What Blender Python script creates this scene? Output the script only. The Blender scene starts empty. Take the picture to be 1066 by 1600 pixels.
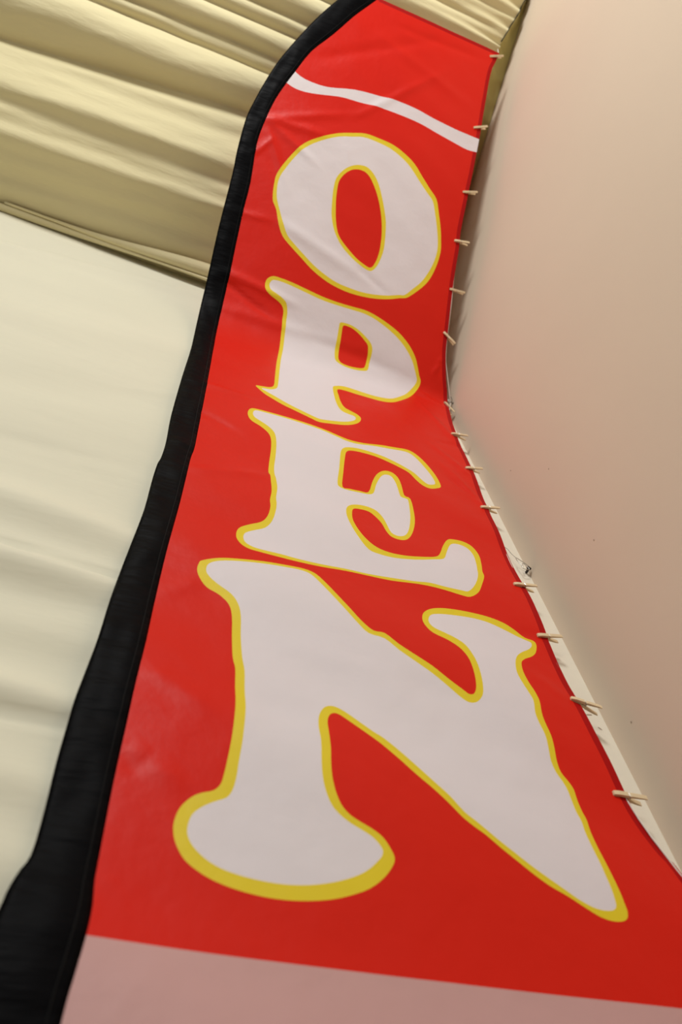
import bpy, bmesh, math, random
from mathutils import Vector, Matrix, noise
from mathutils.geometry import delaunay_2d_cdt

# ------------------------------------------------------------------ camera, world, lights, exposure
scene = bpy.context.scene
EYE = 1.1                                    # camera height above the floor
cam_data = bpy.data.cameras.new('camera')
cam_data.sensor_fit = 'VERTICAL'; cam_data.sensor_height = 36.0; cam_data.sensor_width = 24.0
cam_data.lens = 1143.0 / 1600.0 * 36.0
cam_data.clip_start = 0.02; cam_data.clip_end = 100
cam_data.dof.use_dof = True; cam_data.dof.focus_distance = 2.15; cam_data.dof.aperture_fstop = 2.6
cam = bpy.data.objects.new('camera', cam_data)
cam.matrix_world = Matrix(((0.92897886, -0.26836310, -0.25491083, 0.0),
                           (-0.36062904, -0.81132054, -0.46011486, 0.0),
                           (-0.08333654, 0.51936522, -0.85047915, EYE),
                           (0, 0, 0, 1)))
scene.collection.objects.link(cam)
scene.camera = cam

world = bpy.data.worlds.new('room_ambience'); scene.world = world
world.use_nodes = True
bg = world.node_tree.nodes['Background']
bg.inputs[0].default_value = (1.0, 0.98, 0.94, 1); bg.inputs[1].default_value = 0.17

def area_lamp(name, loc, target, size, energy, colour):
    d = bpy.data.lights.new(name, 'AREA'); d.shape = 'DISK'; d.size = size; d.energy = energy; d.color = colour
    o = bpy.data.objects.new(name, d); o.location = loc
    o.rotation_euler = (Vector(target) - Vector(loc)).to_track_quat('-Z', 'Y').to_euler()
    scene.collection.objects.link(o)
    return o
area_lamp('hall_lamp', (-1.3, -3.7, 5.6), (0.5, 0.95, 2.6), 1.2, 195, (1.0, 0.99, 0.97))
area_lamp('fill_lamp', (-0.8, -2.6, 2.6), (0.5, 0.95, 2.4), 0.7, 18, (1.0, 0.99, 0.97))  # unseen fill, added to even out the light on the lower part

scene.view_settings.view_transform = 'Standard'
scene.view_settings.look = 'None'
scene.view_settings.gamma = 1.0
scene.view_settings.use_curve_mapping = False
scene.view_settings.exposure = 0.0

# ------------------------------------------------------------------ helpers
def obj(name, me, parent=None, loc=None):
    o = bpy.data.objects.new(name, me)
    scene.collection.objects.link(o)
    if parent is not None: o.parent = parent
    if loc is not None: o.location = loc
    return o
def empty(name, loc):
    o = obj(name, None, loc=loc); o.empty_display_size = 0.05
    return o
def tag(o, label=None, cat=None, group=None, kind=None):
    if label: o['label'] = label
    if cat: o['category'] = cat
    if group: o['group'] = group
    if kind: o['kind'] = kind
    return o
def mesh(name, verts, faces, mat, origin=(0, 0, 0), smooth=True, normals=None):
    """verts are given with z above the eye level; the mesh is stored relative to origin (world)"""
    ox, oy, oz = origin
    me = bpy.data.meshes.new(name)
    me.from_pydata([(x - ox, y - oy, z + EYE - oz) for x, y, z in verts], [], faces)
    me.materials.append(mat)
    if smooth: me.polygons.foreach_set('use_smooth', [True] * len(me.polygons))
    me.update()
    if normals: me.normals_split_custom_set_from_vertices(normals)
    return me
def grid(nx, ny): return [(j * (nx + 1) + i, j * (nx + 1) + i + 1, (j + 1) * (nx + 1) + i + 1, (j + 1) * (nx + 1) + i) for j in range(ny) for i in range(nx)]
def box(lo, hi):
    (a, b, c), (d, e, f) = lo, hi
    v = [(a, b, c), (d, b, c), (d, e, c), (a, e, c), (a, b, f), (d, b, f), (d, e, f), (a, e, f)]
    return v, [(0, 3, 2, 1), (4, 5, 6, 7), (0, 1, 5, 4), (1, 2, 6, 5), (2, 3, 7, 6), (3, 0, 4, 7)]
def tube(path, r, seg=8, closed=False):
    """a round cord along path (list of Vector); r is a number or a function of the index"""
    V, F = [], []
    n = len(path); ref = Vector((0.31, 0.2, 0.93)).normalized()
    for i, p in enumerate(path):
        a = path[max(0, i - 1)]; b = path[min(n - 1, i + 1)]
        t = (b - a).normalized(); x = t.cross(ref)
        if x.length < 1e-3: x = t.cross(Vector((1, 0, 0)))
        x.normalize(); y = t.cross(x)
        rr = r(i) if callable(r) else r
        for k in range(seg):
            an = 2 * math.pi * k / seg
            V.append(tuple(p + x * math.cos(an) * rr + y * math.sin(an) * rr))
    for i in range(n - 1):
        for k in range(seg):
            k2 = (k + 1) % seg
            F.append((i * seg + k, i * seg + k2, (i + 1) * seg + k2, (i + 1) * seg + k))
    F.append(tuple(range(seg))[::-1]); F.append(tuple((n - 1) * seg + k for k in range(seg)))
    return V, F
def catmull(pts, sub, closed=True):
    out = []; n = len(pts)
    rng = range(n if closed else n - 1)
    for i in rng:
        if closed: p0, p1, p2, p3 = (pts[(i + k) % n] for k in (-1, 0, 1, 2))
        else: p0, p1, p2, p3 = pts[max(0, i - 1)], pts[i], pts[i + 1], pts[min(n - 1, i + 2)]
        for k in range(sub):
            t = k / sub; t2 = t * t; t3 = t2 * t
            out.append(tuple(.5 * (2 * b + (c - a) * t + (2 * a - 5 * b + 4 * c - d) * t2 + (3 * b - a - 3 * c + d) * t3) for a, b, c, d in zip(p0, p1, p2, p3)))
    if not closed: out.append(tuple(pts[-1]))
    return out
def smooth01(a, b, x):
    t = min(1, max(0, (x - a) / (b - a))); return t * t * (3 - 2 * t)
def ridges(table, u, v):
    """sum of soft creases: (u0,v0,u1,v1,width,height)"""
    h = 0.0
    for u0, v0, u1, v1, w, a in table:
        dx, dy = u1 - u0, v1 - v0; L2 = dx * dx + dy * dy
        t = ((u - u0) * dx + (v - v0) * dy) / L2
        if t < -.15 or t > 1.15: continue
        d2 = (u - u0 - t * dx) ** 2 + (v - v0 - t * dy) ** 2
        if d2 > 9 * w * w: continue
        h += a * math.exp(-d2 / (w * w)) * smooth01(-.15, .15, t) * (1 - smooth01(.6, 1.15, t))
    return h

# ------------------------------------------------------------------ materials
def material(name, colour, rough=0.6, spec=0.4, sheen=0.0, translucent=0.0, var=0.0, var_scale=3.0, weave=0.0, weave_scale=900, bump=0.0, bump_scale=6.0, stretch=(1, 1, 1), metal=0.0, colour2=None, coat=0.0):
    m = bpy.data.materials.new(name); m.use_nodes = True
    nt = m.node_tree; N = nt.nodes; L = nt.links
    b = N['Principled BSDF']; out = N['Material Output']
    b.inputs['Base Color'].default_value = (*colour, 1); b.inputs['Roughness'].default_value = rough
    b.inputs['Specular IOR Level'].default_value = spec; b.inputs['Metallic'].default_value = metal
    b.inputs['Sheen Weight'].default_value = sheen
    tc = N.new('ShaderNodeTexCoord'); mp = N.new('ShaderNodeMapping'); mp.inputs['Scale'].default_value = stretch
    L.new(tc.outputs['Object'], mp.inputs['Vector'])
    col = None
    if var > 0:
        nz = N.new('ShaderNodeTexNoise'); nz.inputs['Scale'].default_value = var_scale; nz.inputs['Detail'].default_value = 5
        L.new(mp.outputs[0], nz.inputs['Vector'])
        mx = N.new('ShaderNodeMix'); mx.data_type = 'RGBA'
        c2 = colour2 or tuple(c * (1 - var) for c in colour)
        mx.inputs[6].default_value = (*colour, 1); mx.inputs[7].default_value = (*c2, 1)
        rp = N.new('ShaderNodeMapRange'); rp.inputs[1].default_value = .35; rp.inputs[2].default_value = .7
        L.new(nz.outputs[0], rp.inputs[0]); L.new(rp.outputs[0], mx.inputs[0]); L.new(mx.outputs[2], b.inputs['Base Color']); col = mx.outputs[2]
    last = None
    if bump > 0:
        nb = N.new('ShaderNodeTexNoise'); nb.inputs['Scale'].default_value = bump_scale; nb.inputs['Detail'].default_value = 4
        L.new(mp.outputs[0], nb.inputs['Vector'])
        bp = N.new('ShaderNodeBump'); bp.inputs['Strength'].default_value = 1.0; bp.inputs['Distance'].default_value = bump
        L.new(nb.outputs[0], bp.inputs['Height']); last = bp
    if weave > 0:
        nb = N.new('ShaderNodeTexNoise'); nb.inputs['Scale'].default_value = weave_scale; nb.inputs['Detail'].default_value = 2
        L.new(tc.outputs['Object'], nb.inputs['Vector'])
        bp = N.new('ShaderNodeBump'); bp.inputs['Strength'].default_value = 1.0; bp.inputs['Distance'].default_value = weave
        L.new(nb.outputs[0], bp.inputs['Height'])
        if last: L.new(last.outputs[0], bp.inputs['Normal'])
        last = bp
    if last: L.new(last.outputs[0], b.inputs['Normal'])
    if translucent > 0:
        tr = N.new('ShaderNodeBsdfTranslucent'); tr.inputs[0].default_value = (*colour, 1)
        if col: L.new(col, tr.inputs[0])
        ms = N.new('ShaderNodeMixShader'); ms.inputs[0].default_value = translucent
        L.new(b.outputs[0], ms.inputs[1]); L.new(tr.outputs[0], ms.inputs[2]); L.new(ms.outputs[0], out.inputs['Surface'])
    return m
M = {}
M['red'] = material('red_polyester', (0.72, 0.014, 0.004), rough=.42, spec=.19, translucent=.10, bump=.004, bump_scale=9, weave=.00004)
M['hem'] = material('doubled_red_hem', (0.40, 0.003, 0.003), rough=.6, spec=.12, translucent=.03)
M['white'] = material('white_print', (0.80, 0.74, 0.76), rough=.5, spec=.35, translucent=.10, bump=.004, bump_scale=9, weave=.00004)
M['pink'] = material('thin_white_print_over_red', (0.62, 0.36, 0.34), rough=.5, spec=.3, translucent=.10, bump=.004, bump_scale=9, weave=.00004)
M['yellow'] = material('yellow_print', (0.82, 0.64, 0.016), rough=.45, spec=.4, translucent=.10, bump=.004, bump_scale=9, weave=.00004)
M['black'] = material('black_nylon', (0.002, 0.002, 0.0025), rough=.5, spec=.035, bump=.012, bump_scale=10, stretch=(.35, 1, 1.5))
M['thread'] = material('black_thread', (0.003, 0.003, 0.003), rough=.8, spec=.2)
M['muslin'] = material('cream_muslin', (0.75, 0.675, 0.40), rough=.75, spec=.2, sheen=.15, var=.05, var_scale=1.5, bump=.008, bump_scale=7, stretch=(.5, 2, 2), weave=.00006, weave_scale=600)
M['wall_muslin'] = material('cream_wall_cloth', (0.73, 0.705, 0.55), rough=.75, spec=.2, sheen=.15, var=.05, var_scale=1.5, bump=.005, bump_scale=5, stretch=(.6, 1, 2), weave=.00006, weave_scale=600)
M['band'] = material('shaded_edging', (0.46, 0.40, 0.15), rough=.8, spec=.2, bump=.006, bump_scale=8, stretch=(3, .6, .6))  # edging cloth in shadow: the shade is put into this darker base colour
M['paint'] = material('beige_wall_paint', (0.72, 0.605, 0.475), rough=.8, spec=.25, var=.04, var_scale=1.2, bump=.0003, bump_scale=30)
M['cream_paint'] = material('cream_wall_paint', (0.82, 0.765, 0.63), rough=.7, spec=.25, var=.06, var_scale=5, bump=.0008, bump_scale=40)
M['floor'] = material('grey_carpet', (0.30, 0.26, 0.22), rough=.9, spec=.1, var=.2, var_scale=40)
M['wood'] = material('pale_birch', (0.82, 0.65, 0.40), rough=.6, spec=.3, var=.22, var_scale=60, stretch=(.15, 1, 1))
M['steel'] = material('spring_steel', (0.55, 0.53, 0.5), rough=.35, metal=1.0)
M['dark_steel'] = material('dark_steel', (0.05, 0.045, 0.04), rough=.5, metal=.6)
M['cord'] = material('white_cord', (0.80, 0.75, 0.66), rough=.8, spec=.2)

# ------------------------------------------------------------------ the room
XR = 1.185                 # right wall
YB = 1.0                   # back wall
ZE = 3.73                  # eave: where back wall and sloping ceiling meet (above eye level)
SL = 0.48                  # rise of the ceiling away from the back wall
NL = math.hypot(1, SL); RU = Vector((0, -1 / NL, SL / NL)); RN = Vector((0, -SL / NL, -1 / NL))   # up the slope, down into the room
XL = -2.6; YN = -2.2; FL = -EYE
def roof(x, s, d=0.0): return Vector((x, YB, ZE)) + Vector((0, RU.y * s, RU.z * s)) + RN * d
v, f = box((XL - 4, YN - 6, FL - .1), (XR + .12, YB + .12, FL))
tag(obj('floor', mesh('floor', v, f, M['floor'], smooth=False)), 'grey carpeted floor of the room', kind='structure')
v, f = box((XL, YB, FL), (XR + .12, YB + .12, ZE + .1))
tag(obj('wall_back', mesh('wall_back', v, f, M['cream_paint'], smooth=False)), 'smooth cream back wall seen beside the flag edge', kind='structure')
zt = lambda y: ZE + SL * (YB - y)
prof = [(YB, FL), (YB, ZE + .1), (YN, zt(YN) + .1), (YN, FL)]
v = [(XR, y, z) for y, z in prof] + [(XR + .12, y, z) for y, z in prof]
f = [(0, 1, 2, 3), (7, 6, 5, 4), (0, 4, 5, 1), (1, 5, 6, 2), (2, 6, 7, 3), (3, 7, 4, 0)]
tag(obj('wall_right', mesh('wall_right', v, f, M['paint'], smooth=False)), 'plain pinkish beige wall to the right of the flag', kind='structure')
SM = (YB - YN) * NL
v = [tuple(roof(x, s, d)) for d in (-.10, -.16) for s in (0, SM) for x in (XL, XR)]
f = [(0, 1, 3, 2), (4, 6, 7, 5), (0, 4, 5, 1), (1, 5, 7, 3), (3, 7, 6, 2), (2, 6, 4, 0)]
tag(obj('ceiling', mesh('ceiling', v, f, M['cream_paint'], smooth=False)), 'sloping ceiling above the gathered cloth', kind='structure')

# ------------------------------------------------------------------ gathered cloth under the ceiling
PINCH = [(0.0, 0.0), (.86, .115), (1.055, .02), (1.145, .03), (1.27, .02), (1.36, .0), (1.50, .01), (1.60, -.01), (1.74, .01), (1.83, 0), (1.97, 0), (2.10, 0), (2.22, 0), (2.40, 0), (2.53, 0), (2.70, 0), (2.85, 0), (3.05, 0), (3.2, 0), (3.4, 0), (3.6, 0)]
SHARP = [1.0, 1.0, .7, 1.0, .8, 1.0, .7, .9, .8, .6, .8, .7, .9, .7, .8, .7, .8, .8, .8, .8, .8]
DEPTH = [.15, .085, .030, .05, .035, .05, .035, .05, .035, .045, .045, .04, .055, .045, .055, .05, .06, .05, .06, .06, .06]
def pinch(i, x):
    a, t = PINCH[i]
    return a + t * x + (.018 * noise.noise(Vector((x * 1.3, i * 3.7, 0.5))) if i else 0)
def edge_x(s): return 1.085 + .07 * smooth01(1.6, 1.98, s)
def roof_sag(x, s):
    s2 = s
    i = 0
    while i < len(PINCH) - 2 and s2 > pinch(i + 1, x): i += 1
    a, b = pinch(i, x), pinch(i + 1, x)
    t = min(1, max(0, (s2 - a) / (b - a)))
    arch = (4 * t * (1 - t))
    sh = SHARP[i] * (1 - t) + SHARP[i + 1] * t                      # how pinched the fold line is on the nearer side
    prof = sh * arch ** .8 + (1 - sh) * (.45 + .55 * arch)
    h = DEPTH[i] * prof * (1 + .25 * noise.noise(Vector((x * .9, i * 5.1, 2.0))))
    gather = math.exp(-max(0, edge_x(s) - x) / .22)
    if i == 0:                                                       # the broad lowest billow carries softer folds
        q = s - .045 * x
        h += smooth01(.02, .2, t) * (1 - smooth01(.82, 1, t)) * (.015 * math.sin(6.283 * (q - .02) / .25 + 1.2 * noise.noise(Vector((x * .7, q * 2, 9)))) + .004 * math.sin(6.283 * q / .105 + 2.5 * noise.noise(Vector((x * .9, q * 3, 19)))))
    h *= 1 - .75 * gather
    ph = s * 62 + 2.2 * noise.noise(Vector((s * 6, 1.0, x * .6)))
    h += gather * .013 * (math.sin(ph) + .5 * math.sin(ph * 1.9 + 1.3))
    h += .010 * noise.noise(Vector((x * 1.6, s * 7, 4.0))) + .0035 * noise.noise(Vector((x * 4, s * 20 - x * 4, 7.0)))
    h += .006 * noise.noise(Vector((x * .8 + s * 2.0, s * 12, 11.0)))
    return h
drape = empty('ceiling_drape', roof(-.5, 0) + Vector((0, 0, EYE)))
tag(drape, 'cream gathered cloth hung in folds under the sloping ceiling', 'drapery')
NX, NS = 130, 420
S_END = 3.3
vs = []
for j in range(NS + 1):
    s = S_END * (j / NS)
    x1 = edge_x(s)
    for i in range(NX + 1):
        k = i / NX; k = 1 - (1 - k) ** 1.25
        x = XL + (x1 - XL) * k
        vs.append(tuple(roof(x, s, roof_sag(x, s))))
obj('gathered_cloth', mesh('gathered_cloth', vs, grid(NX, NS), M['muslin'], drape.location), drape)
# dark stitched seam along the gathered edge and the edging strip turned up to the wall
path = [roof(edge_x(s) - .004, s, roof_sag(edge_x(s) - .004, s) + .004) for s in [1.70 + .012 * k for k in range(110)]]
v, f = tube(path, .0022, 6)
tag(obj('seam', mesh('seam', v, f, M['thread'], drape.location), drape), 'dark stitched seam at the gathered edge')
vs = []; NB = 8; NL2 = 160
for j in range(NL2 + 1):
    s = S_END * j / NL2
    for i in range(NB + 1):
        k = i / NB
        x = edge_x(s) + (XR - .002 - edge_x(s)) * k
        d0 = roof_sag(edge_x(s), s)
        d = d0 * (1 - k) - .055 * math.sin(math.pi * min(1, k * 1.3) * .5) * (1 - .0 * k) + .006 * noise.noise(Vector((k * 5, s * 3, 3)))
        vs.append(tuple(roof(x, s, d)))
tag(obj('edging_strip', mesh('edging_strip', vs, grid(NB, NL2), M['band'], drape.location), drape), 'cloth strip with painted-in shade between the gathers and the beige wall')

# ------------------------------------------------------------------ cloth on the back wall, left of the flag
WALL_FOLDS = [[-0.9453, 1.3374, 0.2422, 1.2331, 0.012, -0.012], [-0.9345, 1.2927, 0.2424, 1.2016, 0.05, 0.015], [-0.9903, 1.5276, 0.2875, 1.3569, 0.06, 0.02],
[-0.8645, 1.0459, 0.2381, 0.9806, 0.05, -0.012], [-0.8342, 0.972, 0.2231, 0.8792, 0.035, 0.014], [-0.8218, 0.8875, 0.2352, 0.8487, 0.008, -0.008],
[-0.7795, 0.8094, 0.2268, 0.7054, 0.05, 0.012], [-0.2289, 1.7173, -0.0072, 1.4135, 0.006, 0.003], [-1.2461, 2.3454, 0.2817, 2.756, 0.1, 0.01],
[-1.0414, 1.7869, 0.244, 2.2996, 0.09, -0.008], [-1.4123, 2.9575, 0.2686, 3.5554, 0.06, 0.01], [-0.2319, 2.1748, 0.2669, 2.3847, 0.02, 0.002],
[-0.7217, 0.746, 0.2123, 0.5677, 0.05, 0.012], [-1.0578, 1.6449, 0.0601, 1.7448, 0.03, -0.004], [-0.8997, 1.1148, 0.2455, 1.1713, 0.06, -0.01]]
def wall_bulge(x, z):
    h = .018 + ridges(WALL_FOLDS, x, z) * 1.5
    h += .010 * noise.noise(Vector((x * .9, z * 2.2 + x * .8, 1.0))) + .003 * noise.noise(Vector((x * 3, z * 8 + x * 3, 6.0)))
    h -= .02 * smooth01(ZE - .25, ZE - .02, z) * smooth01(-1.2, -.1, x)
    return .004 + .006 * math.log(1 + math.exp(min(30, (h - .004) / .006)))     # never behind the wall
wd = empty('wall_drape', (-.6, YB, 0))
tag(wd, 'smooth cream cloth covering the back wall left of the flag', 'drapery')
NX, NZ = 150, 300
vs = []
for j in range(NZ + 1):
    z = FL + .02 + (ZE - FL - .02) * (j / NZ)
    for i in range(NX + 1):
        k = i / NX; x = XL + (.80 - XL) * (1 - (1 - k) ** 1.4)
        vs.append((x, YB - wall_bulge(x, z), z))
obj('cloth', mesh('cloth', vs, grid(NX, NZ), M['wall_muslin'], wd.location), wd)
# the rolled pleat where it is tucked under the ceiling cloth
path = []; n = 60
for i in range(n + 1):
    k = i / n; x = -.95 + 1.75 * k
    path.append(Vector((x, YB - .060 - .02 * smooth01(-.6, 0, x), ZE - .045 - .010 * math.sin(k * 2.6))))
v, f = tube(path, lambda i: .006 + .034 * smooth01(.08, .62, i / n), 14)
obj('rolled_pleat', mesh('rolled_pleat', v, f, M['muslin'], wd.location), wd)
path = []
for i in range(n + 1):
    k = i / n; x = -1.25 + 2.05 * k
    path.append(Vector((x, YB - .035 - .02 * smooth01(-.8, .1, x), ZE - .055 - .045 * smooth01(-.9, .1, x) + .012 * math.sin(k * 5))))
v, f = tube(path, lambda i: .012 + .006 * math.sin(i * .15), 10)
obj('rolled_pleat', mesh('rolled_pleat', v, f, M['muslin'], wd.location), wd)

# ------------------------------------------------------------------ the feather flag
YF, ZC, RISE = 0.95, 3.03, 0.92      # hangs straight down in front of the back wall, bends at ZC and follows the ceiling
TH = math.atan2(1, RISE)
UPD = Vector((0, -math.sin(TH), math.cos(TH)))
def bend_radius(x): return .5 - .4 * min(1, max(0, (x + .1) / 1.2))
def flag_base(u, v):
    r = bend_radius(u); t = r * math.tan(TH / 2); v0 = ZC - t
    if v <= v0: return Vector((u, YF, v)), Vector((0, -1, 0))
    ph = (v - v0) / r
    if ph < TH:
        return Vector((u, YF - r + r * math.cos(ph), v0 + r * math.sin(ph))), Vector((0, -math.cos(ph), -math.sin(ph)))
    d = t + (v - v0 - r * TH)
    return Vector((u, YF, ZC)) + UPD * d, Vector((0, -math.cos(TH), -math.sin(TH)))
WRINKLES = [[0.0565, 4.029, 0.3594, 4.0798, 0.022, 0.006], [0.058, 4.0228, 0.337, 3.9041, 0.02, 0.005], [0.0515, 4.0126, 0.2271, 3.7225, 0.018, 0.004], [0.0512,
4.0263, 0.4478, 4.2579, 0.02, 0.004], [0.061, 3.2456, 0.4071, 3.2164, 0.022, 0.008], [0.0666, 3.2016, 0.3138, 3.1148, 0.018, -0.006], [0.0819, 3.0753,
0.6982, 3.126, 0.03, 0.006], [0.4333, 3.0998, 0.9572, 3.0805, 0.03, -0.005], [0.2361, 3.5608, 0.6727, 3.4536, 0.03, 0.006], [0.6164, 3.4959, 0.7966,
3.4222, 0.018, -0.004], [1.1415, 2.9452, 0.9616, 3.0484, 0.018, 0.005], [1.093, 2.5895, 0.9949, 2.917, 0.016, 0.006], [1.0965, 2.5572, 0.9865, 2.5182,
0.016, -0.004], [1.0798, 2.2883, 0.9545, 2.4968, 0.016, 0.005], [1.0815, 2.0636, 0.974, 2.3387, 0.018, 0.006], [1.0724, 2.1013, 0.9741, 2.2263, 0.012,
-0.003], [0.098, 1.748, 0.3316, 1.861, 0.02, 0.004], [0.0823, 2.1407, 0.2298, 2.0566, 0.02, -0.004], [1.0892, 3.2256, 1.0616, 3.1187, 0.01, 0.004],
[0.0927, 0.9851, 0.2199, 0.9132, 0.02, 0.006], [0.0861, 0.8145, 0.1793, 0.7534, 0.018, 0.005], [0.0875, 0.7753, 0.1324, 0.81, 0.016, -0.004], [0.0759,
1.1998, 0.1672, 1.3029, 0.02, 0.004], [0.0859, 2.359, 0.2658, 2.3625, 0.02, 0.005], [0.0252, 3.5306, 0.1926, 3.5576, 0.016, 0.004], [0.0363, 3.8335,
0.1106, 3.9557, 0.014, 0.004], [0.3129, 1.1438, 0.6266, 1.1267, 0.04, 0.004], [0.2886, 0.9617, 0.4908, 0.9676, 0.04, -0.004], [0.6266, 1.1267, 0.8618,
1.0801, 0.04, -0.005], [0.6732, 0.9338, 0.9045, 0.9388, 0.04, 0.004], [0.4803, 4.7206, 1.001, 4.573, 0.03, 0.004], [0.4493, 4.2513, 0.8295, 4.7172,
0.02, 0.004], [0.2094, 4.4558, 0.7942, 4.897, 0.03, -0.004], [0.5266, 4.8253, 1.0542, 4.8793, 0.02, -0.003], [1.0329, 1.1838, 0.9694, 1.2493, 0.02,
0.004], [1.0809, 1.401, 0.9653, 1.3991, 0.02, -0.003], [0.413, 4.1244, 0.4675, 3.9668, 0.006, 0.0015]]
def flag_disp(u, v):
    h = ridges(WRINKLES, u, v) * (.45 + .55 * smooth01(1.1, 1.5, v))
    h += .006 * noise.noise(Vector((u * 1.6, v * 3.2 + u * .9, 0))) + .0030 * noise.noise(Vector((u * 3 - v, v * 7 + u * 4, 5.0)))
    h += .0055 * math.sin(v * 14 + u * 5 + 2 * noise.noise(Vector((u, v, 3)))) * (1 - smooth01(1.1, 2.6, v))
    return h
def flag_pos(u, v, off=0.0):
    p, n = flag_base(u, v)
    return p + n * (flag_disp(u, v) + off)
def flag_normal(u, v):
    e = .004
    a = flag_pos(u + e, v) - flag_pos(u - e, v); b = flag_pos(u, v + e) - flag_pos(u, v - e)
    return a.cross(b).normalized()          # u to the right, v up: points into the room

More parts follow.
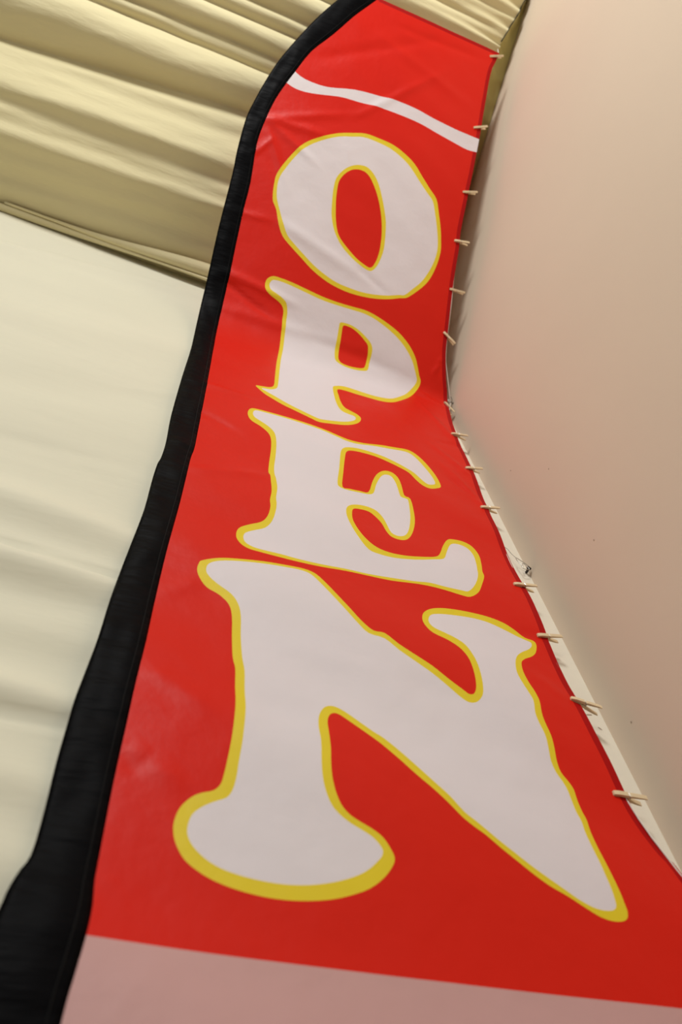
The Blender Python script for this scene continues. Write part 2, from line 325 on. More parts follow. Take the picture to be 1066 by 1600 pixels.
UV = {
'o_out': [[0.445, 4.1477], [0.5026, 4.1733], [0.5701, 4.1798], [0.6447, 4.1797], [0.7088, 4.1609], [0.7654, 4.1317], [0.8155, 4.0849], [0.8657, 4.0381],
[0.9093, 3.999], [0.9353, 3.9304], [0.9601, 3.8565], [0.9764, 3.7898], [0.9832, 3.7404], [0.9788, 3.6762], [0.9634, 3.6028], [0.9398, 3.5472], [0.902,
3.4913], [0.8667, 3.4498], [0.8359, 3.4353], [0.784, 3.4083], [0.7223, 3.3861], [0.6595, 3.3723], [0.5959, 3.3658], [0.5306, 3.37], [0.4729, 3.3829],
[0.4132, 3.4063], [0.3507, 3.4428], [0.2986, 3.4738], [0.2558, 3.5038], [0.2254, 3.5491], [0.1977, 3.6155], [0.1744, 3.6494], [0.1645, 3.6897],
[0.1592, 3.7374], [0.1584, 3.7774], [0.1698, 3.8235], [0.1912, 3.8851], [0.2211, 3.9515], [0.2548, 4.0048], [0.3084, 4.0557], [0.3641, 4.1017],
[0.406, 4.1281]],
'o_in': [[0.445, 4.1261], [0.4979, 4.1503], [0.5603, 4.1564], [0.6353, 4.1533], [0.6997, 4.1325], [0.7511, 4.103], [0.8067, 4.0536], [0.8558, 4.0119],
[0.8926, 3.9806], [0.9166, 3.9219], [0.9424, 3.8486], [0.9605, 3.7829], [0.9655, 3.7327], [0.9593, 3.673], [0.9421, 3.6093], [0.9187, 3.5536], [0.885,
3.5024], [0.8549, 3.46], [0.8282, 3.449], [0.7801, 3.4264], [0.7182, 3.4051], [0.6552, 3.3921], [0.6, 3.3889], [0.5349, 3.3912], [0.4767, 3.4059],
[0.4169, 3.4292], [0.3598, 3.4613], [0.3127, 3.4897], [0.2718, 3.5187], [0.2436, 3.5621], [0.2159, 3.6139], [0.1909, 3.662], [0.1806, 3.6972],
[0.1747, 3.7397], [0.1759, 3.7756], [0.1882, 3.8221], [0.2097, 3.8838], [0.2368, 3.9436], [0.2675, 3.9901], [0.3166, 4.0407], [0.3764, 4.0897],
[0.4101, 4.1097]],
'o_cout': [[0.498, 3.9961], [0.5436, 4.0085], [0.5814, 3.9916], [0.6161, 3.9529], [0.6454, 3.8981], [0.6703, 3.8414], [0.6933, 3.7791], [0.7057, 3.7123],
[0.7126, 3.6438], [0.7077, 3.586], [0.6964, 3.5409], [0.6765, 3.5096], [0.6486, 3.5077], [0.5979, 3.524], [0.5504, 3.5484], [0.5115, 3.5764], [0.48,
3.6127], [0.457, 3.6527], [0.4386, 3.705], [0.4251, 3.7804], [0.4191, 3.8393], [0.4206, 3.8867], [0.4366, 3.9287], [0.4616, 3.9659]],
'o_cin': [[0.4985, 3.972], [0.5353, 3.9802], [0.5673, 3.9668], [0.5997, 3.9294], [0.6298, 3.8803], [0.6536, 3.8286], [0.6739, 3.7703], [0.688, 3.7045], [0.694,
3.6408], [0.6925, 3.5896], [0.683, 3.5453], [0.6704, 3.5249], [0.6497, 3.5241], [0.6041, 3.5386], [0.5611, 3.5631], [0.5169, 3.5938], [0.49, 3.6221],
[0.4712, 3.664], [0.4571, 3.7134], [0.442, 3.7882], [0.4363, 3.8422], [0.4366, 3.8786], [0.449, 3.9158], [0.4701, 3.949]],
'p_out': [[0.2553, 3.3065], [0.2887, 3.3129], [0.346, 3.3129], [0.4094, 3.3076], [0.4826, 3.3022], [0.5551, 3.3029], [0.6274, 3.308], [0.6911, 3.3142],
[0.7487, 3.308], [0.8086, 3.2929], [0.8602, 3.2741], [0.904, 3.2474], [0.9391, 3.2172], [0.968, 3.1799], [0.987, 3.1389], [1.0005, 3.1056], [1.0122,
3.0812], [1.0059, 3.0433], [0.9743, 2.9782], [0.9218, 2.8896], [0.8593, 2.8092], [0.8018, 2.7742], [0.7399, 2.7595], [0.6799, 2.7518], [0.6298,
2.7516], [0.5995, 2.7368], [0.5983, 2.6759], [0.6006, 2.6103], [0.6121, 2.5635], [0.6341, 2.5475], [0.66, 2.5328], [0.6736, 2.5074], [0.6646, 2.4697],
[0.6376, 2.4333], [0.5965, 2.3971], [0.5422, 2.3648], [0.4974, 2.3439], [0.4692, 2.3527], [0.4272, 2.3711], [0.3991, 2.3833], [0.3638, 2.3987],
[0.3285, 2.4229], [0.3, 2.4442], [0.2784, 2.4715], [0.2636, 2.4997], [0.2924, 2.5164], [0.318, 2.5322], [0.3329, 2.5637], [0.3373, 2.656], [0.3448,
2.8111], [0.3547, 2.9581], [0.352, 3.047], [0.3434, 3.1274], [0.3393, 3.1687], [0.3267, 3.1917], [0.3018, 3.205], [0.2689, 3.2151], [0.2457, 3.229],
[0.2357, 3.2483], [0.2354, 3.2811]],
'p_in': [[0.2635, 3.2909], [0.2925, 3.2973], [0.3455, 3.2965], [0.4089, 3.2912], [0.4819, 3.2857], [0.5539, 3.288], [0.6261, 3.293], [0.6856, 3.2965],
[0.7382, 3.2913], [0.7934, 3.2753], [0.8454, 3.2539], [0.8891, 3.2272], [0.9241, 3.1971], [0.952, 3.1642], [0.9718, 3.1285], [0.9853, 3.1], [0.9934,
3.0792], [0.986, 3.0511], [0.9629, 3.0064], [0.9198, 2.9308], [0.8614, 2.85], [0.8127, 2.8196], [0.7498, 2.8043], [0.6895, 2.8007], [0.634, 2.7964],
[0.5941, 2.7714], [0.5801, 2.7411], [0.5776, 2.6398], [0.5828, 2.5684], [0.5968, 2.5247], [0.6227, 2.5121], [0.6456, 2.5079], [0.6515, 2.4913],
[0.6395, 2.4652], [0.5995, 2.4293], [0.5446, 2.3961], [0.503, 2.3757], [0.4743, 2.3812], [0.4319, 2.3998], [0.4035, 2.4122], [0.368, 2.4331], [0.3359,
2.4553], [0.3071, 2.4733], [0.2854, 2.4919], [0.318, 2.5097], [0.3439, 2.5444], [0.3506, 2.6077], [0.3546, 2.6916], [0.3631, 2.8505], [0.371, 2.9686],
[0.3681, 3.0551], [0.3614, 3.1252], [0.357, 3.1712], [0.343, 3.2077], [0.3191, 3.2233], [0.2906, 3.2333], [0.2651, 3.2416], [0.2535, 3.2604], [0.2545,
3.2777]],
'p_cout': [[0.593, 3.2157], [0.619, 3.2222], [0.6513, 3.2215], [0.6859, 3.2111], [0.7173, 3.1947], [0.7444, 3.1765], [0.7596, 3.1538], [0.7637, 3.1222],
[0.7611, 3.0723], [0.7559, 3.0349], [0.7292, 3.0181], [0.684, 3.007], [0.6432, 3.0071], [0.611, 3.0191], [0.5998, 3.0432], [0.5959, 3.0948], [0.594,
3.1471], [0.5917, 3.1934]],
'p_cin': [[0.609, 3.2058], [0.6306, 3.2114], [0.659, 3.2073], [0.6897, 3.1936], [0.7168, 3.1755], [0.7362, 3.1591], [0.7436, 3.1335], [0.7476, 3.097], [0.743,
3.0538], [0.7326, 3.0366], [0.7013, 3.0248], [0.6652, 3.0187], [0.6333, 3.022], [0.6181, 3.0406], [0.6151, 3.0775], [0.6123, 3.1306], [0.6092,
3.1765]],
'e_out': [[0.2503, 2.2743], [0.277, 2.286], [0.3362, 2.296], [0.401, 2.3009], [0.4666, 2.2993], [0.5229, 2.2907], [0.5696, 2.2772], [0.6075, 2.2721], [0.6573,
2.285], [0.7317, 2.324], [0.785, 2.3425], [0.8438, 2.3557], [0.8798, 2.327], [0.9048, 2.2722], [0.921, 2.2047], [0.9244, 2.1295], [0.9032, 2.0998],
[0.8697, 2.0775], [0.843, 2.0869], [0.8247, 2.1153], [0.8074, 2.1524], [0.7769, 2.1712], [0.7409, 2.1869], [0.6949, 2.2002], [0.6471, 2.1988],
[0.6084, 2.1894], [0.5829, 2.1672], [0.5703, 2.1125], [0.5569, 2.0071], [0.5483, 1.9228], [0.572, 1.9235], [0.6065, 1.9285], [0.6349, 1.9364],
[0.6551, 2.0053], [0.6759, 2.0603], [0.7047, 2.1022], [0.7343, 2.1126], [0.7538, 2.0884], [0.7596, 2.0396], [0.7607, 1.9768], [0.7802, 1.9647],
[0.7806, 1.8896], [0.7721, 1.8257], [0.7512, 1.7588], [0.7263, 1.7117], [0.7016, 1.6948], [0.6742, 1.6977], [0.662, 1.7226], [0.6555, 1.7605],
[0.6433, 1.7897], [0.6221, 1.8148], [0.5934, 1.8144], [0.572, 1.8047], [0.5635, 1.7772], [0.5597, 1.7265], [0.57, 1.6781], [0.5887, 1.6419], [0.6158,
1.6168], [0.6527, 1.6088], [0.6998, 1.6151], [0.7496, 1.631], [0.8023, 1.6542], [0.8238, 1.6855], [0.8448, 1.7347], [0.8707, 1.781], [0.8929, 1.7942],
[0.9288, 1.7984], [0.9555, 1.7828], [0.9663, 1.7427], [0.9595, 1.6935], [0.9473, 1.6439], [0.945, 1.6184], [0.9262, 1.5748], [0.9038, 1.5313],
[0.8725, 1.5024], [0.8451, 1.5006], [0.8004, 1.5052], [0.7553, 1.5062], [0.7095, 1.5011], [0.6414, 1.4876], [0.576, 1.4804], [0.5121, 1.4722],
[0.4496, 1.4598], [0.3889, 1.452], [0.3363, 1.4485], [0.291, 1.4468], [0.2622, 1.4479], [0.2428, 1.4598], [0.231, 1.4833], [0.2311, 1.5143], [0.24,
1.5386], [0.2627, 1.5618], [0.2929, 1.5866], [0.3086, 1.6196], [0.3157, 1.6688], [0.3142, 1.7017], [0.3194, 1.7535], [0.3188, 1.8192], [0.3173,
1.8567], [0.3127, 1.8743], [0.3158, 1.9444], [0.32, 2.0157], [0.3193, 2.0878], [0.3091, 2.128], [0.283, 2.1584], [0.2568, 2.1753], [0.2432, 2.1998],
[0.2396, 2.2386]],
'e_in': [[0.2656, 2.2688], [0.2997, 2.2773], [0.3637, 2.2864], [0.4285, 2.2868], [0.494, 2.2829], [0.5497, 2.2677], [0.5914, 2.2552], [0.6351, 2.2601],
[0.6973, 2.291], [0.7603, 2.3139], [0.8296, 2.3341], [0.8614, 2.3112], [0.8852, 2.2503], [0.9016, 2.184], [0.9042, 2.136], [0.8872, 2.1156], [0.8666,
2.1092], [0.8474, 2.134], [0.8292, 2.1653], [0.7993, 2.1885], [0.7637, 2.2086], [0.7175, 2.2241], [0.66, 2.2265], [0.6112, 2.2165], [0.5759, 2.1915],
[0.5576, 2.1415], [0.5455, 2.0346], [0.5332, 1.9432], [0.5377, 1.9168], [0.5624, 1.9117], [0.6053, 1.9183], [0.636, 1.9242], [0.6529, 1.9416],
[0.6671, 1.9954], [0.6881, 2.05], [0.7076, 2.0772], [0.7291, 2.0792], [0.7394, 2.0452], [0.7434, 1.9968], [0.7467, 1.9626], [0.7639, 1.9591], [0.7707,
1.9467], [0.764, 1.8659], [0.7505, 1.8005], [0.7331, 1.7501], [0.7146, 1.7235], [0.6929, 1.7146], [0.677, 1.7258], [0.672, 1.7617], [0.6655, 1.8009],
[0.6493, 1.8334], [0.6216, 1.8441], [0.5879, 1.8381], [0.5614, 1.8196], [0.5472, 1.7902], [0.543, 1.7387], [0.5512, 1.6821], [0.5686, 1.6325],
[0.5905, 1.5955], [0.6194, 1.5879], [0.665, 1.59], [0.7297, 1.6087], [0.7901, 1.6351], [0.8267, 1.6548], [0.8458, 1.6954], [0.8684, 1.7455], [0.8864,
1.7675], [0.9137, 1.7733], [0.9364, 1.7604], [0.9446, 1.7263], [0.9383, 1.6779], [0.9304, 1.643], [0.9265, 1.6229], [0.9136, 1.5874], [0.893, 1.5499],
[0.8704, 1.5239], [0.8504, 1.5216], [0.8038, 1.52], [0.7583, 1.5209], [0.7113, 1.5107], [0.6433, 1.4995], [0.5771, 1.4886], [0.513, 1.4814], [0.4503,
1.471], [0.3894, 1.4653], [0.343, 1.4646], [0.2973, 1.4605], [0.2715, 1.462], [0.2532, 1.4735], [0.248, 1.4959], [0.2538, 1.5194], [0.2765, 1.5422],
[0.3033, 1.5648], [0.3205, 1.6004], [0.3299, 1.6498], [0.3331, 1.6914], [0.3319, 1.725], [0.3369, 1.7849], [0.3351, 1.8439], [0.3314, 1.8729], [0.331,
1.9207], [0.3355, 1.9908], [0.3371, 2.0812], [0.3307, 2.143], [0.309, 2.1768], [0.2825, 2.198], [0.263, 2.2144], [0.2572, 2.2413]],
'n_out': [[0.1578, 1.3545], [0.1949, 1.3773], [0.2395, 1.393], [0.2971, 1.4084], [0.3566, 1.4204], [0.3992, 1.4268], [0.4295, 1.42], [0.4551, 1.3902], [0.4796,
1.3535], [0.506, 1.3145], [0.5316, 1.2766], [0.5582, 1.2527], [0.5856, 1.254], [0.6171, 1.2282], [0.6544, 1.2048], [0.6913, 1.1816], [0.7262, 1.1525],
[0.7562, 1.1306], [0.7687, 1.1219], [0.7815, 1.1255], [0.7907, 1.144], [0.7957, 1.1714], [0.7982, 1.2105], [0.7948, 1.2453], [0.7798, 1.2733],
[0.7525, 1.292], [0.7203, 1.3042], [0.7056, 1.3252], [0.7024, 1.3507], [0.7124, 1.3818], [0.7355, 1.4072], [0.7693, 1.4237], [0.8124, 1.433], [0.8619,
1.4368], [0.9106, 1.4352], [0.9502, 1.4253], [0.98, 1.4072], [1.0022, 1.3887], [1.0254, 1.3835], [1.0292, 1.3683], [1.0166, 1.3373], [0.998, 1.3165],
[0.9712, 1.2985], [0.9543, 1.2789], [0.9456, 1.2433], [0.9464, 1.2078], [0.9523, 1.1787], [0.9544, 1.1495], [0.9468, 1.1114], [0.9456, 1.0832],
[0.9483, 1.0501], [0.9456, 1.017], [0.9406, 0.9844], [0.9414, 0.9573], [0.951, 0.9387], [0.9574, 0.9198], [0.9548, 0.8939], [0.9541, 0.8664], [0.9554,
0.8481], [0.9506, 0.8213], [0.9493, 0.7887], [0.9508, 0.7578], [0.9522, 0.7281], [0.9536, 0.6995], [0.953, 0.6779], [0.952, 0.6632], [0.9443, 0.6507],
[0.9292, 0.6447], [0.9096, 0.6438], [0.888, 0.6487], [0.8629, 0.6617], [0.836, 0.6766], [0.808, 0.6894], [0.7814, 0.7068], [0.7553, 0.7268], [0.7287,
0.7472], [0.7059, 0.7663], [0.6858, 0.7791], [0.6661, 0.7946], [0.6435, 0.8197], [0.6199, 0.8427], [0.5912, 0.8678], [0.5624, 0.8963], [0.5369,
0.9198], [0.5255, 0.9295], [0.4987, 0.9488], [0.4715, 0.9684], [0.4554, 0.9792], [0.4434, 0.9814], [0.433, 0.9733], [0.4268, 0.954], [0.4268, 0.9225],
[0.4267, 0.8896], [0.4243, 0.8575], [0.4242, 0.8272], [0.4285, 0.799], [0.4372, 0.7749], [0.4506, 0.7593], [0.4687, 0.7491], [0.4888, 0.7395],
[0.5062, 0.7273], [0.5182, 0.7079], [0.5223, 0.694], [0.5157, 0.6787], [0.4983, 0.6582], [0.4738, 0.6392], [0.445, 0.6258], [0.4136, 0.6152], [0.376,
0.6079], [0.3396, 0.6046], [0.3039, 0.6053], [0.2687, 0.6098], [0.2371, 0.6175], [0.2122, 0.6281], [0.1902, 0.6428], [0.176, 0.6629], [0.1695, 0.681],
[0.1683, 0.7006], [0.1748, 0.7244], [0.1895, 0.7443], [0.2056, 0.7549], [0.2223, 0.7618], [0.2331, 0.7753], [0.2377, 0.797], [0.242, 0.8316], [0.2456,
0.8678], [0.2478, 0.9055], [0.2493, 0.9508], [0.2476, 0.992], [0.2469, 1.0421], [0.2409, 1.0733], [0.2372, 1.1351], [0.2346, 1.1942], [0.2256,
1.2305], [0.2023, 1.2544], [0.1751, 1.2688], [0.1575, 1.2916], [0.1488, 1.3188], [0.1506, 1.3422]],
'n_in': [[0.172, 1.3469], [0.1956, 1.3663], [0.2398, 1.3836], [0.2972, 1.3988], [0.3564, 1.4106], [0.3927, 1.4162], [0.4168, 1.4108], [0.4395, 1.3839],
[0.4668, 1.3441], [0.4933, 1.3054], [0.5215, 1.2647], [0.5448, 1.24], [0.5828, 1.2352], [0.614, 1.209], [0.6506, 1.1843], [0.6867, 1.16], [0.7212,
1.1314], [0.7451, 1.1097], [0.7627, 1.0991], [0.781, 1.1021], [0.7969, 1.117], [0.8069, 1.1377], [0.8136, 1.1767], [0.8163, 1.22], [0.8133, 1.2552],
[0.803, 1.2893], [0.7819, 1.3079], [0.7524, 1.3196], [0.7287, 1.3289], [0.7193, 1.3451], [0.7239, 1.3676], [0.7377, 1.3864], [0.7671, 1.3991],
[0.8134, 1.4094], [0.863, 1.4151], [0.9038, 1.4116], [0.9419, 1.3987], [0.9731, 1.3861], [0.9986, 1.3782], [1.0143, 1.3725], [1.0113, 1.3579],
[0.9964, 1.3414], [0.9735, 1.3251], [0.9511, 1.3033], [0.935, 1.2729], [0.9244, 1.2329], [0.927, 1.1983], [0.9331, 1.1696], [0.937, 1.1447], [0.9283,
1.1065], [0.9287, 1.0789], [0.933, 1.0464], [0.9301, 1.0133], [0.9259, 0.9811], [0.9288, 0.9546], [0.9372, 0.9329], [0.9406, 0.9135], [0.9396,
0.8909], [0.938, 0.8633], [0.94, 0.8426], [0.9361, 0.8162], [0.9356, 0.784], [0.9368, 0.7556], [0.9369, 0.7281], [0.937, 0.7015], [0.9351, 0.6819],
[0.9323, 0.671], [0.9238, 0.6636], [0.9053, 0.6603], [0.8826, 0.6631], [0.8584, 0.6735], [0.8338, 0.6889], [0.809, 0.7045], [0.7821, 0.7222], [0.7574,
0.7406], [0.7323, 0.7592], [0.7112, 0.7766], [0.6916, 0.7921], [0.6736, 0.8057], [0.6516, 0.8338], [0.6278, 0.8572], [0.5994, 0.8856], [0.5703,
0.9147], [0.5401, 0.9416], [0.519, 0.9538], [0.4917, 0.9736], [0.4733, 0.9869], [0.4545, 0.9972], [0.4374, 0.9988], [0.4219, 0.9885], [0.4108,
0.9645], [0.4075, 0.9347], [0.4092, 0.9017], [0.4065, 0.8586], [0.4065, 0.8234], [0.4111, 0.7954], [0.42, 0.7716], [0.4334, 0.7561], [0.4512, 0.7438],
[0.4712, 0.7342], [0.4889, 0.7243], [0.5016, 0.7094], [0.5022, 0.699], [0.4943, 0.6875], [0.4735, 0.6682], [0.4479, 0.6534], [0.4157, 0.641], [0.3772,
0.6316], [0.3401, 0.6276], [0.3037, 0.6281], [0.2715, 0.6317], [0.2429, 0.6382], [0.2193, 0.6493], [0.2003, 0.6651], [0.1907, 0.6808], [0.1892,
0.6964], [0.194, 0.7156], [0.2075, 0.7307], [0.2255, 0.7427], [0.244, 0.7529], [0.253, 0.7681], [0.2579, 0.792], [0.2607, 0.826], [0.2644, 0.8619],
[0.2666, 0.8994], [0.2683, 0.9444], [0.266, 0.9911], [0.2654, 1.0412], [0.2599, 1.0794], [0.2554, 1.1413], [0.2534, 1.2011], [0.2453, 1.238], [0.2283,
1.2645], [0.1977, 1.2864], [0.1778, 1.3043], [0.1684, 1.3226]],
'inner': [[0.0685, 0.4232], [0.0718, 0.4705], [0.0756, 0.5182], [0.0761, 0.5576], [0.0723, 0.5923], [0.0716, 0.6297], [0.0693, 0.7469], [0.0695, 0.8536],
[0.0696, 0.9515], [0.0723, 1.0633], [0.0733, 1.2094], [0.0758, 1.3855], [0.0827, 1.5814], [0.0861, 1.8], [0.0919, 1.8945], [0.0919, 2.148], [0.0914,
2.4663], [0.0882, 2.9597], [0.0818, 3.2079], [0.0725, 3.3663], [0.0624, 3.554], [0.0593, 3.6938], [0.0401, 3.8897], [0.0485, 4.0249], [0.0652,
4.1424], [0.0923, 4.246], [0.115, 4.3197], [0.1621, 4.467], [0.239, 4.6078], [0.3182, 4.7686], [0.4084, 4.9278]],
'outer': [[-0.0332, 0.5016], [-0.0316, 0.5244], [-0.0291, 0.5403], [-0.0271, 0.5616], [-0.0205, 0.5897], [-0.0125, 0.616], [-0.0131, 0.6889], [-0.0165,
0.7642], [-0.0174, 0.8369], [-0.0178, 0.887], [-0.0143, 0.9528], [-0.0102, 1.0356], [-0.0093, 1.1547], [-0.005, 1.2673], [-0.0001, 1.3605], [0.0066,
1.4961], [0.0058, 1.6449], [0.0077, 1.7293], [0.0121, 1.7612], [0.0139, 1.859], [0.0079, 2.0508], [0.0082, 2.3687], [0.0116, 2.689], [0.0006, 3.1203],
[-0.0153, 3.4227], [-0.0229, 3.6978], [-0.0316, 3.8238], [-0.0335, 3.9831], [-0.0219, 4.0794], [0.0025, 4.2124], [0.0446, 4.3799], [0.1287, 4.6098],
[0.2203, 4.8053], [0.3346, 5.0002]],
'right': [[1.1302, 0.7691], [1.1166, 0.7998], [1.1016, 0.8468], [1.0912, 0.8913], [1.0855, 0.9391], [1.0811, 1.0135], [1.0763, 1.0905], [1.076, 1.1855],
[1.0729, 1.2562], [1.0764, 1.3995], [1.0828, 1.5649], [1.0807, 1.6752], [1.0843, 1.8733], [1.0902, 2.0682], [1.1049, 2.3227], [1.1101, 2.5208],
[1.1175, 2.6779], [1.1409, 2.8891], [1.1529, 3.0406], [1.1284, 3.1426], [1.1052, 3.2609], [1.0952, 3.3625], [1.0858, 3.4959], [1.0744, 3.6584],
[1.069, 3.8096], [1.0603, 3.8907], [1.0599, 4.0744], [1.0621, 4.2117], [1.0623, 4.343], [1.0617, 4.4226], [1.058, 4.5985], [1.0542, 4.8187], [1.0665,
4.8941], [1.0775, 4.9572]],
'st_up': [[0.1135, 4.3262], [0.1706, 4.3095], [0.2755, 4.3216], [0.4054, 4.3757], [0.5282, 4.4031], [0.6217, 4.422], [0.7201, 4.4241], [0.8081, 4.4164],
[0.928, 4.4127], [0.9948, 4.4159], [1.0551, 4.4193]],
'st_lo': [[0.0915, 4.2492], [0.1404, 4.2391], [0.2124, 4.2518], [0.341, 4.3012], [0.434, 4.3204], [0.5412, 4.3428], [0.6525, 4.3555], [0.751, 4.3572], [0.8358,
4.3475], [0.9427, 4.3369], [1.0107, 4.3328], [1.0623, 4.343]],
'pins': [[1.0299, 4.9106, 1.109, 4.9498], [1.0209, 4.4673, 1.0937, 4.504], [1.03, 4.0934, 1.0995, 4.1184], [1.0381, 3.8278, 1.1015, 3.8378], [1.0642, 3.5787,
1.1362, 3.5838], [1.0737, 3.3541, 1.1301, 3.3192], [1.1361, 3.0127, 1.1777, 2.9374], [1.0853, 2.6466, 1.1598, 2.6582], [1.074, 2.3472, 1.1536,
2.3718], [1.0584, 2.0599, 1.1298, 2.0762], [1.0419, 1.6225, 1.1189, 1.6305], [1.045, 1.4089, 1.1238, 1.4205], [1.0528, 1.1852, 1.1084, 1.17], [1.0531,
0.9279, 1.1256, 0.9238]]}
VB = 0.12                                   # the lower end, below the picture
inner = [(.068, VB), (.068, .3)] + [tuple(p) for p in UV['inner']]
outer = [(-.032, VB), (-.034, .35)] + [tuple(p) for p in UV['outer']]
right = [(1.17, VB), (1.165, .45), (1.15, .64)] + [tuple(p) for p in UV['right']]
inner = catmull(inner, 3, False); outer = catmull(outer, 3, False); right = catmull(right, 3, False)
def at_v(poly, v):
    for (a, b), (c, d) in zip(poly, poly[1:]):
        if b <= v <= d: return a + (c - a) * ((v - b) / (d - b) if d > b else 0)
    return poly[0][0] if v < poly[0][1] else poly[-1][0]
letters = {k: catmull([tuple(p) for p in UV[k]], 3) for k in ('o_out', 'o_in', 'o_cout', 'o_cin', 'p_out', 'p_in', 'p_cout', 'p_cin', 'e_out', 'e_in', 'n_out', 'n_in')}
st_up = catmull([tuple(p) for p in UV['st_up']], 3, False); st_lo = catmull([tuple(p) for p in UV['st_lo']], 3, False)
HEM = .019
top_a, top_b = inner[-1], right[-1]
outline = inner + right[::-1]               # closed counter-clockwise or not: only its edges matter
hem_right = [(u - HEM, v) for u, v in right if v < top_b[1] - HEM] + [(top_b[0] - HEM, top_b[1] - HEM)]
def top_v(u): return top_a[1] + (top_b[1] - top_a[1]) * (u - top_a[0]) / (top_b[0] - top_a[0])
hem_top = [(top_b[0] - HEM, top_v(top_b[0] - HEM) - HEM), (top_a[0] + .012, top_v(top_a[0]) - HEM)]
hem_right[-1] = hem_top[0]
stripe = st_up + [(at_v(right, st_up[-1][1]), st_up[-1][1]), (at_v(right, st_lo[-1][1]), st_lo[-1][1])] + st_lo[::-1]
stripe[0] = (at_v(inner, st_up[0][1]) + .0005, st_up[0][1]); stripe[-1] = (at_v(inner, st_lo[0][1]) + .0005, st_lo[0][1])
BAND_V = .518

pts, edges = [], []
def add_line(poly, closed):
    fine = []
    for i, p in enumerate(poly):                       # no edge longer than 2 cm, so that the cloth can bend along it
        fine.append(p)
        if not closed and i == len(poly) - 1: break
        q = poly[(i + 1) % len(poly)]; m = int(math.dist(p, q) / .02)
        fine.extend((p[0] + (q[0] - p[0]) * k / (m + 1), p[1] + (q[1] - p[1]) * k / (m + 1)) for k in range(1, m + 1))
    poly = fine
    b = len(pts); n = len(poly)
    pts.extend(Vector(p) for p in poly)
    for i in range(n if closed else n - 1): edges.append((b + i, b + (i + 1) % n))
add_line(outline, True)
add_line(stripe, True)
add_line([(at_v(inner, BAND_V), BAND_V), (at_v(right, BAND_V), BAND_V)], False)
add_line(hem_right, False); add_line(hem_top, False)
for k in letters: add_line(letters[k], True)
STEP = .016
def inside(poly, x, y):
    c = False; n = len(poly); j = n - 1
    for i in range(n):
        xi, yi = poly[i]; xj, yj = poly[j]
        if (yi > y) != (yj > y) and x < (xj - xi) * (y - yi) / (yj - yi) + xi: c = not c
        j = i
    return c
random.seed(4)
v_ = VB + STEP; row = 0
while v_ < 4.96:
    a, b = at_v(inner, v_), at_v(right, v_)
    u_ = a + STEP * (.7 if row % 2 else 1.2)
    while u_ < b - STEP * .6:
        if v_ < top_v(u_) - .006 or u_ < top_a[0]: pts.append(Vector((u_, v_ + random.uniform(-.001, .001))))
        u_ += STEP
    v_ += STEP * .9; row += 1
cv, ce, cf, _, _, _ = delaunay_2d_cdt(pts, edges, [], 0, 1e-5)
boxes = {k: (min(p[0] for p in P), min(p[1] for p in P), max(p[0] for p in P), max(p[1] for p in P)) for k, P in letters.items()}
def in_letter(k, x, y):
    b = boxes[k]
    return b[0] <= x <= b[2] and b[1] <= y <= b[3] and inside(letters[k], x, y)
buckets = {}
for tri in cf:
    x = sum(cv[i].x for i in tri) / 3; y = sum(cv[i].y for i in tri) / 3
    if not inside(outline, x, y): continue
    key = 'red'
    if y < BAND_V: key = 'band'
    elif inside(stripe, x, y): key = 'stripe'
    elif x > at_v(right, y) - HEM or (x > top_a[0] and y > top_v(x) - HEM): key = 'hem'
    else:
        for L in 'open':
            if in_letter(L + '_out', x, y):
                key = L + '_y'
                if in_letter(L + '_in', x, y): key = L + '_w'
                if L in 'op' and in_letter(L + '_cout', x, y):
                    key = L + '_y'
                    if in_letter(L + '_cin', x, y): key = 'red'
                break
    buckets.setdefault(key, []).append(tri)
P3 = [flag_pos(p.x, p.y) for p in cv]; N3 = [flag_normal(p.x, p.y) for p in cv]
flag = empty('feather_flag', (.55, YF, VB + EYE))
tag(flag, 'tall red feather flag reading OPEN with a black pole sleeve', 'flag')
def flag_piece(name, key, mat, parent):
    idx = {}; vs, ns, fs = [], [], []
    for tri in buckets[key]:
        t = []
        for i in tri:
            if i not in idx: idx[i] = len(vs); vs.append(tuple(P3[i])); ns.append(tuple(N3[i]))
            t.append(idx[i])
        a, b, c = (cv[i] for i in tri)
        if (b - a).cross(c - a) < 0: t.reverse()
        fs.append(t)
    return obj(name, mesh(name, vs, fs, mat, flag.location, normals=ns), parent)
tag(flag_piece('red_panel', 'red', M['red'], flag), 'red printed cloth of the flag')
tag(flag_piece('hem', 'hem', M['hem'], flag), 'dark red folded hem')
tag(flag_piece('white_stripe', 'stripe', M['white'], flag), 'wavy white printed stripe near the top')
tag(flag_piece('pale_band', 'band', M['pink'], flag), 'pale pink printed band at the lower end')
for L in 'open':
    lo = tag(flag_piece('letter', L + '_w', M['white'], flag), 'white printed letter ' + L.upper())
    tag(flag_piece('letter_outline', L + '_y', M['yellow'], lo), 'yellow outline of the letter ' + L.upper())

